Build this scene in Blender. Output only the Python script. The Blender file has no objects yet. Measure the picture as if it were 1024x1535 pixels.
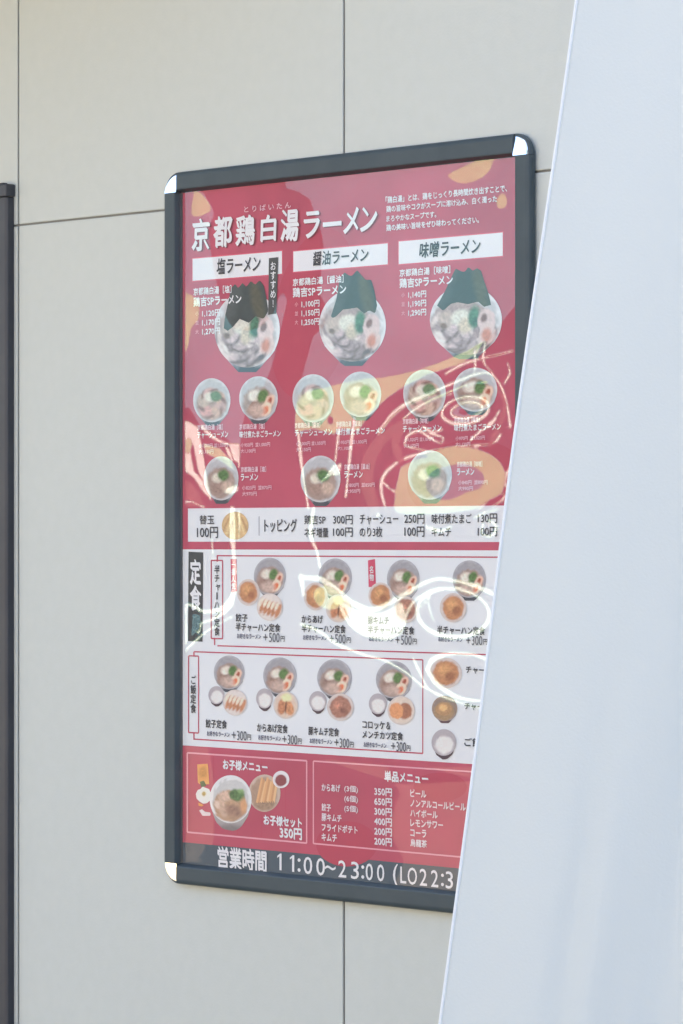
import bpy, math, random
import numpy as np
from mathutils import Vector

random.seed(7)
rng = np.random.default_rng(7)
sc = bpy.context.scene
COL = sc.collection
R = math.radians

# ------------------------------------------------------------------ camera
CAM = np.array([3.392, -2.877, 1.50])
YAW = R(46.98)
FPX, PW, PH, HORIZON = 5393.0, 1024.0, 1535.0, 807.0
cam_d = bpy.data.cameras.new('camera')
cam = bpy.data.objects.new('camera', cam_d)
COL.objects.link(cam)
cam.location = CAM
cam.rotation_euler = (R(90), 0, YAW)
cam_d.sensor_fit = 'HORIZONTAL'
cam_d.sensor_width = 36.0
cam_d.lens = 36.0 * FPX / PW
cam_d.shift_y = (HORIZON - PH / 2) / PW
cam_d.clip_start = 0.05
cam_d.clip_end = 1000
sc.camera = cam

# ------------------------------------------------------------------ light
SUN_EL, SUN_AZ = 42.0, 8.0          # the sun stands behind the wall
w = bpy.data.worlds.new('World')
sc.world = w
w.use_nodes = True
nt = w.node_tree
sky = nt.nodes.new('ShaderNodeTexSky')
sky.sky_type = 'NISHITA'
sky.sun_disc = False
sky.sun_elevation = R(SUN_EL)
sky.sun_rotation = R(SUN_AZ)
sky.dust_density = 5.0
sky.ozone_density = 1.0
sky.air_density = 0.8
bg = nt.nodes['Background']
bg.inputs['Strength'].default_value = 0.15
nt.links.new(sky.outputs['Color'], bg.inputs['Color'])

sun_d = bpy.data.lights.new('sun', 'SUN')
sun_d.energy = 5.0
sun_d.angle = R(0.5)
sun_d.color = (1.0, 0.95, 0.87)
sun = bpy.data.objects.new('sun', sun_d)
COL.objects.link(sun)
sd = Vector((math.sin(R(SUN_AZ)) * math.cos(R(SUN_EL)), math.cos(R(SUN_AZ)) * math.cos(R(SUN_EL)), math.sin(R(SUN_EL))))
sun.rotation_euler = sd.to_track_quat('Z', 'Y').to_euler()
sun.location = (0, 4, 8)

sc.view_settings.view_transform = 'Standard'
sc.view_settings.look = 'None'
sc.view_settings.exposure = 2.49
sc.view_settings.gamma = 1.0
sc.view_settings.use_curve_mapping = False

# ------------------------------------------------------------------ helpers
AX = np.array([-math.sin(YAW), math.cos(YAW), 0.0])
RT = np.array([math.cos(YAW), math.sin(YAW), 0.0])


def ray(px, py):
    px = np.asarray(px, float); py = np.asarray(py, float)
    u = (px - PW / 2) / FPX
    v = (HORIZON - py) / FPX
    d = AX + u[..., None] * RT
    d = d + v[..., None] * np.array([0, 0, 1.0])
    return d


def on_plane(px, py, y):
    """point of a wall-parallel plane, in metres, from a measurement on the photo"""
    d = ray(px, py)
    t = (y - CAM[1]) / d[..., 1]
    return CAM + d * t[..., None]


def at_depth(px, py, dep):
    return CAM + ray(px, py) * np.asarray(dep, float)[..., None]


def project(p):
    q = p - CAM
    dep = q @ AX
    return PW / 2 + FPX * (q @ RT) / dep, HORIZON - FPX * q[..., 2] / dep


ORIG = {}


def link_mesh(name, verts, faces, mat=None, parent=None, cols=None, smooth=False):
    verts = np.asarray(verts, float)
    c = (verts.min(0) + verts.max(0)) / 2
    me = bpy.data.meshes.new(name)
    me.from_pydata((verts - c).tolist(), [], [tuple(f) for f in faces])
    me.update()
    if cols is not None:
        a = me.color_attributes.new('ink', 'FLOAT_COLOR', 'POINT')
        cc = np.ones((len(verts), 4), np.float32)
        cc[:, :3] = cols
        a.data.foreach_set('color', cc.ravel())
    if smooth:
        me.polygons.foreach_set('use_smooth', [True] * len(me.polygons))
    if mat:
        me.materials.append(mat)
    o = bpy.data.objects.new(name, me)
    COL.objects.link(o)
    if parent is not None:
        o.parent = parent
        o.location = c - ORIG[parent.name]
    else:
        o.location = c
    ORIG[o.name] = c
    return o


def empty(name, loc):
    o = bpy.data.objects.new(name, None)
    COL.objects.link(o)
    o.location = loc
    o.empty_display_size = 0.1
    ORIG[o.name] = np.array(loc, float)
    return o


def tag(o, label, cat, group=None):
    o['label'] = label
    o['category'] = cat
    if group:
        o['group'] = group
    return o


def structure(o):
    o['kind'] = 'structure'
    return o


def box(x0, x1, y0, y1, z0, z1):
    v = [(x, y, z) for x in (x0, x1) for y in (y0, y1) for z in (z0, z1)]
    f = [(0, 1, 3, 2), (4, 6, 7, 5), (0, 4, 5, 1), (2, 3, 7, 6), (0, 2, 6, 4), (1, 5, 7, 3)]
    return v, f


def bevel(o, width, seg=2):
    m = o.modifiers.new('bevel', 'BEVEL')
    m.width = width
    m.segments = seg
    m.limit_method = 'ANGLE'
    return o


def lin(c):
    c = np.asarray(c, float) / 255.0
    return np.where(c <= 0.04045, c / 12.92, ((c + 0.055) / 1.055) ** 2.4)


def material(name, color, rough=0.5, metal=0.0, spec=0.5):
    m = bpy.data.materials.new(name)
    m.use_nodes = True
    b = m.node_tree.nodes['Principled BSDF']
    b.inputs['Base Color'].default_value = (*color, 1)
    b.inputs['Roughness'].default_value = rough
    b.inputs['Metallic'].default_value = metal
    b.inputs['Specular IOR Level'].default_value = spec
    return m, m.node_tree, b


def mottled(name, c0, c1, scale, rough=0.5, bump=0.0, bump_scale=200.0, metal=0.0, spec=0.5):
    m, t, b = material(name, c0, rough, metal, spec)
    geo = t.nodes.new('ShaderNodeNewGeometry')
    n = t.nodes.new('ShaderNodeTexNoise')
    n.inputs['Scale'].default_value = scale
    n.inputs['Detail'].default_value = 5
    t.links.new(geo.outputs['Position'], n.inputs['Vector'])
    r = t.nodes.new('ShaderNodeValToRGB')
    r.color_ramp.elements[0].position = 0.3
    r.color_ramp.elements[1].position = 0.7
    r.color_ramp.elements[0].color = (*c0, 1)
    r.color_ramp.elements[1].color = (*c1, 1)
    t.links.new(n.outputs['Fac'], r.inputs['Fac'])
    t.links.new(r.outputs['Color'], b.inputs['Base Color'])
    if bump:
        n2 = t.nodes.new('ShaderNodeTexNoise')
        n2.inputs['Scale'].default_value = bump_scale
        n2.inputs['Detail'].default_value = 4
        t.links.new(geo.outputs['Position'], n2.inputs['Vector'])
        bp = t.nodes.new('ShaderNodeBump')
        bp.inputs['Strength'].default_value = bump
        bp.inputs['Distance'].default_value = 0.002
        t.links.new(n2.outputs['Fac'], bp.inputs['Height'])
        t.links.new(bp.outputs['Normal'], b.inputs['Normal'])
    return m


M_PANEL = mottled('painted_siding', (0.572, 0.600, 0.554), (0.590, 0.616, 0.571), 60.0, 0.75, 0.10, 320.0, spec=0.3)
M_BACK = material('joint_sealant', (0.25, 0.25, 0.235), 0.9)[0]
M_GROUND = mottled('asphalt', (0.040, 0.044, 0.050), (0.06, 0.065, 0.070), 3.0, 0.9)
M_RAIL = mottled('black_anodised_aluminium', (0.050, 0.070, 0.080), (0.060, 0.082, 0.092), 30.0, 0.5, 0.05, 900.0, spec=0.35)
M_CHROME = material('chrome', (0.94, 0.94, 0.94), 0.07, 1.0)[0]
M_POST = mottled('dark_painted_steel', (0.034, 0.037, 0.047), (0.044, 0.048, 0.058), 14.0, 0.45)

# print: one material, the ink is in the mesh
M_PRINT, t_, b_ = material('printed_paper', (0.8, 0.8, 0.8), 0.55, 0, 0.3)
at_ = t_.nodes.new('ShaderNodeAttribute')
at_.attribute_name = 'ink'
t_.links.new(at_.outputs['Color'], b_.inputs['Base Color'])

# clear film: what is not mirrored goes straight through
M_FILM = bpy.data.materials.new('clear_film')
M_FILM.use_nodes = True
t_ = M_FILM.node_tree
t_.nodes.clear()
out = t_.nodes.new('ShaderNodeOutputMaterial')
mix = t_.nodes.new('ShaderNodeMixShader')
# Schlick reflectance, the same from both faces of the film
def math_node(op, a=None, b=None):
    n = t_.nodes.new('ShaderNodeMath')
    n.operation = op
    for i, q in enumerate((a, b)):
        if isinstance(q, (int, float)):
            n.inputs[i].default_value = q
        elif q is not None:
            t_.links.new(q, n.inputs[i])
    return n.outputs[0]


gg = t_.nodes.new('ShaderNodeNewGeometry')
dt = t_.nodes.new('ShaderNodeVectorMath')
dt.operation = 'DOT_PRODUCT'
t_.links.new(gg.outputs['Normal'], dt.inputs[0])
t_.links.new(gg.outputs['Incoming'], dt.inputs[1])
F0 = 0.085
refl = math_node('ADD', F0, math_node('MULTIPLY', 1 - F0, math_node('POWER', math_node('SUBTRACT', 1.0, math_node('ABSOLUTE', dt.outputs['Value'])), 5.0)))
tr = t_.nodes.new('ShaderNodeBsdfTransparent')
tr.inputs['Color'].default_value = (0.97, 0.975, 0.98, 1)
gl = t_.nodes.new('ShaderNodeBsdfGlossy')
gl.inputs['Roughness'].default_value = 0.0
t_.links.new(refl, mix.inputs['Fac'])
t_.links.new(tr.outputs['BSDF'], mix.inputs[1])
t_.links.new(gl.outputs['BSDF'], mix.inputs[2])
t_.links.new(mix.outputs['Shader'], out.inputs['Surface'])

# cloth
M_CLOTH, t_, b_ = material('white_cloth', (0.675, 0.725, 0.715), 0.9, 0, 0.1)
tl = t_.nodes.new('ShaderNodeBsdfTranslucent')
tl.inputs['Color'].default_value = (0.8, 0.8, 0.8, 1)
mx = t_.nodes.new('ShaderNodeMixShader')
mx.inputs['Fac'].default_value = 0.22
t_.links.new(b_.outputs['BSDF'], mx.inputs[1])
t_.links.new(tl.outputs['BSDF'], mx.inputs[2])
t_.links.new(mx.outputs['Shader'], t_.nodes['Material Output'].inputs['Surface'])
geo = t_.nodes.new('ShaderNodeNewGeometry')
wn = t_.nodes.new('ShaderNodeTexNoise')
wn.inputs['Scale'].default_value = 420
wn.inputs['Detail'].default_value = 3
t_.links.new(geo.outputs['Position'], wn.inputs['Vector'])
bp = t_.nodes.new('ShaderNodeBump')
bp.inputs['Strength'].default_value = 0.18
bp.inputs['Distance'].default_value = 0.001
t_.links.new(wn.outputs['Fac'], bp.inputs['Height'])
t_.links.new(bp.outputs['Normal'], b_.inputs['Normal'])

# ------------------------------------------------------------------ ground
v, f = [(-300, -300, 0), (300, -300, 0), (300, 300, 0), (-300, 300, 0)], [(0, 1, 2, 3)]
structure(link_mesh('ground', v, f, M_GROUND))

# ------------------------------------------------------------------ wall
J0 = float(on_plane(27, 500, 0)[0])          # joints measured on the photo
J1 = float(on_plane(515, 120, 0)[0])
JZ = float(on_plane(140, 326, 0)[2])
PWID = J1 - J0
WALL_TOP = 4.4
wall = tag(empty('siding_wall', (0.3, 0, 0)), 'pale grey siding wall of large flat panels with thin dark joints behind the menu board', 'wall')
x_l, x_r = J0 - 8 * PWID, J1 + 7 * PWID
v, f = box(x_l, x_r, 0.0032, 0.16, 0, WALL_TOP)
link_mesh('backing', v, f, M_BACK, wall)
GAP = 0.0016
rows = [(0.03, JZ), (JZ, JZ + 1.8), (JZ + 1.8, WALL_TOP - 0.02)]
x = x_l
while x < x_r - 0.01:
    for z0, z1 in rows:
        v, f = box(x + GAP, x + PWID - GAP, 0, 0.0031, z0 + GAP * .7, z1 - GAP * .7)
        bevel(link_mesh('panel', v, f, M_PANEL, wall), 0.0015, 2)
    x += PWID

# ------------------------------------------------------------------ added canopy, unseen above, to darken and warm the upper left wall
M_AWN = mottled('beige_canvas', (0.46, 0.40, 0.26), (0.50, 0.43, 0.29), 6.0, 0.9)
awn = tag(empty('added_awning', (-1.6, -0.4, 2.75)), 'added beige canvas canopy above the post, unseen, darkening the upper left wall', 'added_awning')
v = [(-3.6, -0.002, 2.78), (0.30, -0.002, 2.78), (0.30, -0.85, 2.56), (-3.6, -0.85, 2.56)]
v = v + [(a, b, c + 0.006) for a, b, c in v]
f = [(0, 3, 2, 1), (4, 5, 6, 7), (0, 1, 5, 4), (1, 2, 6, 5), (2, 3, 7, 6), (3, 0, 4, 7)]
link_mesh('canvas', v, f, M_AWN, awn)
v, f = box(-3.6, 0.30, -0.853, -0.851, 2.50, 2.566)
link_mesh('valance', v, f, M_AWN, awn)

# ------------------------------------------------------------------ added facade opposite, its bays placed and coloured for the film's reflections
FAC_Y = -7.0
BW = 0.13
fac = tag(empty('added_building', (-7.0, FAC_Y, 0)), 'added striped facade across the street, unseen, its bays coloured for reflections in the clear film', 'added_building')
M_DIM = material('brown_reflection_bay', (0.11, 0.085, 0.065), 0.8)[0]
M_DARK = material('dark_reflection_bay', (0.044, 0.040, 0.040), 0.8, 0, 0.1)[0]
M_LILAC = mottled('blue_grey_sky_bay', (0.055, 0.150, 0.185), (0.115, 0.220, 0.265), 1.6, 0.8)  # bay tinted to stand in for mirrored sky
M_PEACH = mottled('pale_green_reflection_bay', (0.27, 0.41, 0.21), (0.36, 0.51, 0.29), 2.0, 0.8)
M_WHITE = material('white_reflection_bay', (0.66, 0.76, 0.68), 0.8)[0]
NAT_X = 0.31 - (CAM[0] - 0.31) / (-CAM[1]) * (-FAC_Y)
R0 = 0.8                      # band coordinate that a flat film would mirror


def band_x(r):
    return NAT_X + (r - R0) * BW


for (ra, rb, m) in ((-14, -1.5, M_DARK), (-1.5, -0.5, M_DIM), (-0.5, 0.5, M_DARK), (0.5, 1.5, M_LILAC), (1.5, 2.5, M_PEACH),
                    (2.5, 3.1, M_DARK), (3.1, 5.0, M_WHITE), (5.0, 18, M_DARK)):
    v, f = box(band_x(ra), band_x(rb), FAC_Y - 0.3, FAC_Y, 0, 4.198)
    link_mesh('reflection_bay', v, f, m, fac)
M_PALE = mottled('pale_render', (0.17, 0.165, 0.155), (0.19, 0.185, 0.17), 1.5, 0.85)  # added side walls, for bounced light and the corner caps' reflections
for (xa, xb, za, zb) in ((NAT_X - 8, band_x(-14) - 0.002, 0, 4.198), (band_x(18) + 0.002, NAT_X + 14, 0, 4.198)):
    v, f = box(xa, xb, FAC_Y - 0.3, FAC_Y, za, zb)
    link_mesh('added_side_wall', v, f, M_PALE, fac)

M_PAVE = mottled('pale_paving', (0.38, 0.29, 0.16), (0.42, 0.325, 0.185), 4.0, 0.85)  # added unseen strip, coloured warm to tint the lower caps' reflection
v, f = box(-30, 20, FAC_Y + 0.002, -5.3, 0.002, 0.12)
structure(link_mesh('added_pavement', v, f, M_PAVE))

# ------------------------------------------------------------------ dark post at the left edge
pt = on_plane(21.5, 292, 0)
zc = float(on_plane(21.5, 283, -0.012)[2])
xr = float(pt[0])
post = tag(empty('capped_post', (xr - 0.03, 0, 0)), 'dark grey capped metal post fixed to the wall at the left edge', 'post')
prof = [(xr - 0.064, 0), (xr - 0.064, -0.0125), (xr - 0.026, -0.0125), (xr - 0.0225, -0.0105), (xr - 0.0195, -0.0105), (xr - 0.017, -0.0130), (xr - 0.003, -0.0130),
        (xr, -0.0105), (xr, 0)]


def prism_z(prof, z0, z1):
    n = len(prof)
    v = [(a, b, z0) for a, b in prof] + [(a, b, z1) for a, b in prof]
    f = [tuple(range(n))[::-1], tuple(range(n, 2 * n))]
    f += [(i, (i + 1) % n, n + (i + 1) % n, n + i) for i in range(n)]
    return v, f


v, f = prism_z(prof, 0, zc - 0.009)
bevel(link_mesh('shaft', v, f, M_POST, post), 0.0012, 2)
v, f = box(xr - 0.067, xr + 0.003, -0.0160, -0.0002, zc - 0.009, zc + 0.0075)
bevel(link_mesh('cap', v, f, M_POST, post), 0.002, 3)
v, f = box(xr - 0.020, xr - 0.009, -0.0120, -0.0040, zc + 0.0075, zc + 0.0100)
bevel(link_mesh('cap_screw', v, f, M_POST, post), 0.001, 2)

# ------------------------------------------------------------------ menu board: frame
FW, FH = 0.6265, 0.874
FZ1 = 1.50 + 0.5146 * FH
FZ0 = FZ1 - FH
RW, FD = 0.0250, 0.0130      # rail width, frame depth
board = tag(empty('menu_board', (FW / 2, 0, FZ0)), 'red and white ramen menu poster under wavy clear film in a black frame', 'menu board')
# rail cross-section: (distance in from the outer edge, depth towards the viewer)
SEC = [(0.0035, 0.0), (0.0035, 0.0028), (0.0, 0.0034), (0.0, 0.0085), (0.0012, 0.0112), (0.0036, 0.0126), (0.0060, 0.0131), (0.0205, 0.0131), (0.0218, 0.0126),
       (0.0240, 0.0060), (RW, 0.0034), (RW, 0.0)]


def rail(side):
    """straight rail between two corner caps"""
    v = []
    for e in (0, 1):
        for d, h in SEC:
            if side in 'LR':
                xx = d if side == 'L' else FW - d
                zz = FZ0 + RW + 0.0004 if e == 0 else FZ1 - RW - 0.0004
            else:
                zz = FZ1 - d if side == 'T' else FZ0 + d
                xx = RW + 0.0004 if e == 0 else FW - RW - 0.0004
            v.append((xx, -h, zz))
    n = len(SEC)
    f = [(i, (i + 1) % n, n + (i + 1) % n, n + i) for i in range(n)] + [tuple(range(n)), tuple(range(n, 2 * n))]
    o = link_mesh('frame_rail', v, f, M_RAIL, board)
    bm_fix(o)
    return o


def bm_fix(o):
    import bmesh
    bm = bmesh.new()
    bm.from_mesh(o.data)
    bmesh.ops.recalc_face_normals(bm, faces=bm.faces)
    bm.to_mesh(o.data)
    bm.free()


for s in 'LRTB':
    rail(s)


def corner(cx, cz, sx, sz):
    """quarter-round chrome cap, swept from the rail section; cx,cz = inner corner"""
    K = 14
    v, f = [], []
    # bright face: a plane leaning back, up on the top corners and slightly down on the lower ones
    tilt = 0.15 if sz > 0 else 0.030
    rad = [RW * .90, RW * .895, RW * .86, RW * .6, RW * .3, 0.0]
    drop = [0.0050, 0.0012, 0.0, 0.0, 0.0, 0.0]
    top = 0.0134 if sz > 0 else 0.0122
    n = len(rad)
    for k in range(K + 1):
        a = math.pi / 2 * k / K
        for r, dd in zip(rad, drop):
            v.append((cx + sx * r * math.cos(a), -(top - dd - tilt * r * math.sin(a)), cz + sz * r * math.sin(a)))
    for k in range(K):
        for i in range(n - 1):
            f.append((k * n + i, k * n + i + 1, (k + 1) * n + i + 1, (k + 1) * n + i))
    f.append(tuple(range(n)))
    f.append(tuple(range(K * n, K * n + n)))
    o = link_mesh('corner_cap', v, f, M_CHROME, board)
    bm_fix(o)
    # side of the chrome cap, coloured dark to stand in for its reflection
    sec2 = [(RW - 0.0035, 0.0), (RW - 0.0035, 0.0028), (RW, 0.0034), (RW, 0.0086), (RW * .97, 0.0098), (RW * .90, 0.0098), (0.0, 0.0092), (0.0, 0.0)]
    v, f = [], []
    n = len(sec2)
    for k in range(K + 1):
        a = math.pi / 2 * k / K
        for r, h in sec2:
            v.append((cx + sx * r * math.cos(a), -h, cz + sz * r * math.sin(a)))
    for k in range(K):
        for i in range(n - 1):
            f.append((k * n + i, k * n + i + 1, (k + 1) * n + i + 1, (k + 1) * n + i))
    f.append(tuple(range(n)))
    f.append(tuple(range(K * n, K * n + n)))
    bm_fix(link_mesh('dark_reflection_rim', v, f, M_RAIL, o))
    return o


corner(RW, FZ0 + RW, -1, -1)
corner(FW - RW, FZ0 + RW, 1, -1)
corner(RW, FZ1 - RW, -1, 1)
corner(FW - RW, FZ1 - RW, 1, 1)

# ------------------------------------------------------------------ menu board: the poster
PY = -0.0020                 # paper plane
LAY = 0.00018                # one layer of ink above the other
GAIN = 1.32                  # photo colour -> ink, the poster hangs in open shade


def ink(c, g=GAIN):
    return np.clip(lin(c) * g, 0.004, 0.86)


WHITE = (208, 210, 210)
CREAM = (240, 226, 226)
RED = (170, 67, 88)
DRED = (150, 44, 66)
BLACK = (52, 56, 62)
SLATE = (62, 78, 88)
FINE = (168, 62, 82)


class Print:
    """collects flat printed shapes (authored on the photo, stored in metres)"""
    def __init__(self):
        self.v, self.f, self.c = [], [], []

    def raw(self, verts, faces, cols):
        b = len(self.v)
        self.v.extend(map(tuple, verts))
        self.f.extend(tuple(i + b for i in q) for q in faces)
        self.c.extend(map(tuple, cols))

    def poly(self, pts, color, lay):
        p = np.array(pts, float)
        P = on_plane(p[:, 0], p[:, 1], PY)
        P[:, 1] = PY - lay * LAY
        self.raw(P, [tuple(range(len(P)))], [ink(color)] * len(P))

    def ell(self, cx, cy, rx, ry, color, lay, rot=0, n=26):
        a = np.linspace(0, 2 * math.pi, n, endpoint=False)
        x, y = rx * np.cos(a), ry * np.sin(a)
        c, s = math.cos(R(rot)), math.sin(R(rot))
        self.poly(np.c_[cx + x * c - y * s, cy + x * s + y * c], color, lay)

    def line(self, pts, wd, color, lay):
        for (a, b) in zip(pts[:-1], pts[1:]):
            a, b = np.array(a, float), np.array(b, float)
            d = (b - a) / (np.linalg.norm(b - a) + 1e-9)
            n = np.array([-d[1], d[0]]) * wd / 2
            e = d * wd / 2
            self.poly([a - e + n, b + e + n, b + e - n, a - e - n], color, lay)

    def build(self, name, parent):
        return link_mesh(name, self.v, self.f, M_PRINT, parent, cols=np.array(self.c))


def text_mesh(s, bold=0.0):
    cu = bpy.data.curves.new('t', 'FONT')
    cu.body = s
    cu.fill_mode = 'FRONT'
    cu.resolution_u = 3
    cu.offset = bold
    o = bpy.data.objects.new('t', cu)
    me = o.to_mesh()
    v = np.array([x.co[:] for x in me.vertices])
    f = [tuple(p.vertices) for p in me.polygons]
    o.to_mesh_clear()
    bpy.data.objects.remove(o)
    bpy.data.curves.remove(cu)
    return v, f


def write(pr, s, x0, x1, yt, yb, color, lay=5, bold=0.012, slant=0.0):
    """a row of lettering filling the box: x0..x1, top and bottom measured at x0"""
    v, f = text_mesh(s)
    if s == '1':
        v = np.array([(.5, 0, 0), (1, 0, 0), (1, 1, 0), (.66, 1, 0), (0, .84, 0), (0, .72, 0), (.5, .83, 0)], float)
        f = [(0, 1, 2, 3, 6), (3, 4, 5, 6)]
    if len(v) == 0:
        return
    a, b = v[:, :2].min(0), v[:, :2].max(0)
    u = (v[:, :2] - a) / np.maximum(b - a, 1e-6)
    tl_, bl_ = on_plane(x0, yt, PY), on_plane(x0, yb, PY)
    X1 = on_plane(x1, yt, PY)[0]
    wd = X1 - tl_[0]
    hh = tl_[2] - bl_[2]
    # heavier strokes: the same letters struck again a hair to each side
    r = bold * hh * 0.9
    rx = min(r * 0.8, wd * 0.2)
    shifts = [(0, 0)] if bold <= 0 else [(-rx, 0), (rx, 0), (0, r * .8), (0, -r * .8)]
    if bold >= 0.016:                                       # brush lettering: a slanting nib
        shifts = [(rx * 1.25 * q, -r * 1.15 * q) for q in (-1, -.5, 0, .5, 1)]
    for k, (sx, sz) in enumerate(shifts):
        P = np.empty((len(v), 3))
        P[:, 0] = tl_[0] + rx + u[:, 0] * (wd - 2 * rx) + slant * hh * (u[:, 1] - 0.5) + sx
        P[:, 2] = bl_[2] + u[:, 1] * hh + sz
        P[:, 1] = PY - (lay + 0.09 * k) * LAY
        pr.raw(P, f, [ink(color)] * len(P))


def column(pr, s, x0, x1, yt, yb, color, lay=5, bold=0.02):
    """vertical lettering, one full-width cell per letter"""
    st = (yb - yt) / len(s)
    for i, ch in enumerate(s):
        c0 = yt + st * i
        if ch == 'ー':
            write(pr, '｜', (x0 + x1) / 2 - 1, (x0 + x1) / 2 + 1, c0 + st * 0.1, c0 + st * 0.9, color, lay, 0)
            continue
        v, _ = text_mesh(ch)
        lo, hi = v[:, :2].min(0), v[:, :2].max(0)
        dx = 0.25 if ch == '！' else (0.16 if ch in 'ャュョ' else 0)
        dy = 0.12 if ch in 'ャュョ' else 0
        wd = x1 - x0
        write(pr, ch, x0 + (lo[0] + dx) * wd, x0 + (hi[0] + dx) * wd, c0 + st * (0.88 - hi[1] - dy), c0 + st * (0.88 - lo[1] - dy), color, lay, bold)


# value noise for the printed food
_perm = rng.random((64, 64))


def vnoise(x, y):
    xi, yi = np.floor(x).astype(int), np.floor(y).astype(int)
    fx, fy = x - xi, y - yi
    fx, fy = fx * fx * (3 - 2 * fx), fy * fy * (3 - 2 * fy)
    g = lambda i, j: _perm[i % 64, j % 64]
    return (g(xi, yi) * (1 - fx) + g(xi + 1, yi) * fx) * (1 - fy) + (g(xi, yi + 1) * (1 - fx) + g(xi + 1, yi + 1) * fx) * fy


def picture(pr, outline, center, base, blobs, lay, rings=15, nz=0.10, nscale=0.35, seg=None):
    """a printed photograph: fine mesh with soft patches of ink"""
    ol = np.array(outline, float)
    if seg:
        d = np.r_[0, np.cumsum(np.linalg.norm(np.diff(np.r_[ol, ol[:1]], axis=0), axis=1))]
        s = np.linspace(0, d[-1], seg, endpoint=False)
        cl = np.r_[ol, ol[:1]]
        ol = np.c_[np.interp(s, d, cl[:, 0]), np.interp(s, d, cl[:, 1])]
    c = np.array(center, float)
    n = len(ol)
    pts = [c[None, :]]
    for k in range(1, rings + 1):
        pts.append(c + (ol - c) * (k / rings))
    pts = np.concatenate(pts)
    faces = [(0, 1 + i, 1 + (i + 1) % n) for i in range(n)]
    for k in range(rings - 1):
        o0, o1 = 1 + k * n, 1 + (k + 1) * n
        faces += [(o0 + i, o1 + i, o1 + (i + 1) % n, o0 + (i + 1) % n) for i in range(n)]
    col = np.tile(lin(base), (len(pts), 1))
    x, y = pts[:, 0], pts[:, 1]
    for b in blobs:
        bx, by, rx, ry, rot, cc, soft = b[:7]
        am = b[7] if len(b) > 7 else 0.0
        co, si = math.cos(R(rot)), math.sin(R(rot))
        u = ((x - bx) * co + (y - by) * si) / rx
        w_ = (-(x - bx) * si + (y - by) * co) / ry
        r = np.sqrt(u * u + w_ * w_)
        wob = 0.16 * (vnoise(x * 0.23 + bx, y * 0.23 + by) - 0.5)
        a = np.clip((1 + soft / 2 - r + wob) / max(soft, 0.03), 0, 1)[:, None]
        cc = lin(cc)[None, :] * (1 + am * (vnoise(x * nscale + by * 3.1, y * nscale + bx * 1.7)[:, None] - 0.5) * 2)
        col = col * (1 - a) + cc * a
    n1 = vnoise(x * nscale + 11, y * nscale + 5) - 0.5
    n2 = vnoise(x * nscale * 2.3 + 31, y * nscale * 2.3 + 17) - 0.5
    col = col * (1 + nz * (n1 + 0.7 * n2))[:, None]
    P = on_plane(x, y, PY)
    P[:, 1] = PY - lay * LAY
    pr.raw(P, faces, np.clip(col * GAIN, 0.004, 0.86))


def ellipse_pts(cx, cy, rx, ry, n=40, rot=0):
    a = np.linspace(0, 2 * math.pi, n, endpoint=False)
    x, y = rx * np.cos(a), ry * np.sin(a)
    c, s = math.cos(R(rot)), math.sin(R(rot))
    return np.c_[cx + x * c - y * s, cy + x * s + y * c]


# -- paper
poster = empty('poster', (FW / 2, PY, FZ0 + FH / 2))
poster.parent = board
poster.location = Vector(ORIG['poster'] - ORIG['menu_board'])


def rect(pr, x0, x1, yt, yb, color, lay):
    """upright rectangle of the sheet; yt, yb measured at its left edge x0"""
    tl_, bl_ = on_plane(x0, yt, PY), on_plane(x0, yb, PY)
    X1 = on_plane(x1, yt, PY)[0]
    y = PY - lay * LAY
    pr.raw([(tl_[0], y, tl_[2]), (tl_[0], y, bl_[2]), (X1, y, bl_[2]), (X1, y, tl_[2])], [(0, 1, 2, 3)], [ink(color)] * 4)


def frame_line(pr, x0, x1, yt, yb, wd, color, lay, sides='LRTB'):
    if 'T' in sides: rect(pr, x0, x1, yt - wd / 2, yt + wd / 2, color, lay)
    if 'B' in sides: rect(pr, x0, x1, yb - wd / 2, yb + wd / 2, color, lay)
    if 'L' in sides: rect(pr, x0 - wd * .4, x0 + wd * .4, yt, yb, color, lay + .3)
    if 'R' in sides:
        Z1, Z0 = on_plane(x0, yt, PY)[2], on_plane(x0, yb, PY)[2]
        Xa, Xb = on_plane(x1 - wd * .4, 0, PY)[0], on_plane(x1 + wd * .4, 0, PY)[0]
        y = PY - (lay + .3) * LAY
        pr.raw([(Xa, y, Z1), (Xa, y, Z0), (Xb, y, Z0), (Xb, y, Z1)], [(0, 1, 2, 3)], [ink(color)] * 4)


PX0, PX1 = 262, 775
sheet = Print()
ZT = FZ1 - RW + 0.004
ZB = FZ0 + RW - 0.004
zA = float(on_plane(283, 823.5, PY)[2])
zB = float(on_plane(276, 1117.5, PY)[2])
zC = float(on_plane(280, 1263, PY)[2])
XA, XB = RW - 0.004, FW - RW + 0.004


def band(z1, z0, color, nx=60, nz=50, amp=0.05):
    xs, zs = np.linspace(XA, XB, nx), np.linspace(z1, z0, nz)
    X, Z = np.meshgrid(xs, zs)
    V = np.c_[X.ravel(), np.full(X.size, PY), Z.ravel()]
    base = ink(color)
    nn = (vnoise(X * 9 + 3, Z * 9 + 2) - .5) + .5 * (vnoise(X * 31 + 3, Z * 31 + 9) - .5)
    C_ = np.clip(base[None] * (1 + amp * 2 * nn.ravel()[:, None]), 0.004, 0.86)
    F = [(r * nx + c, (r + 1) * nx + c, (r + 1) * nx + c + 1, r * nx + c + 1) for r in range(nz - 1) for c in range(nx - 1)]
    sheet.raw(V, F, C_)


band(ZT, zA, RED, 70, 70, 0.10)
band(zA, zB, WHITE, 20, 20, 0.015)
band(zB, zC, RED, 60, 24, 0.10)
band(zC, ZB, SLATE, 30, 8, 0.05)
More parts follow.
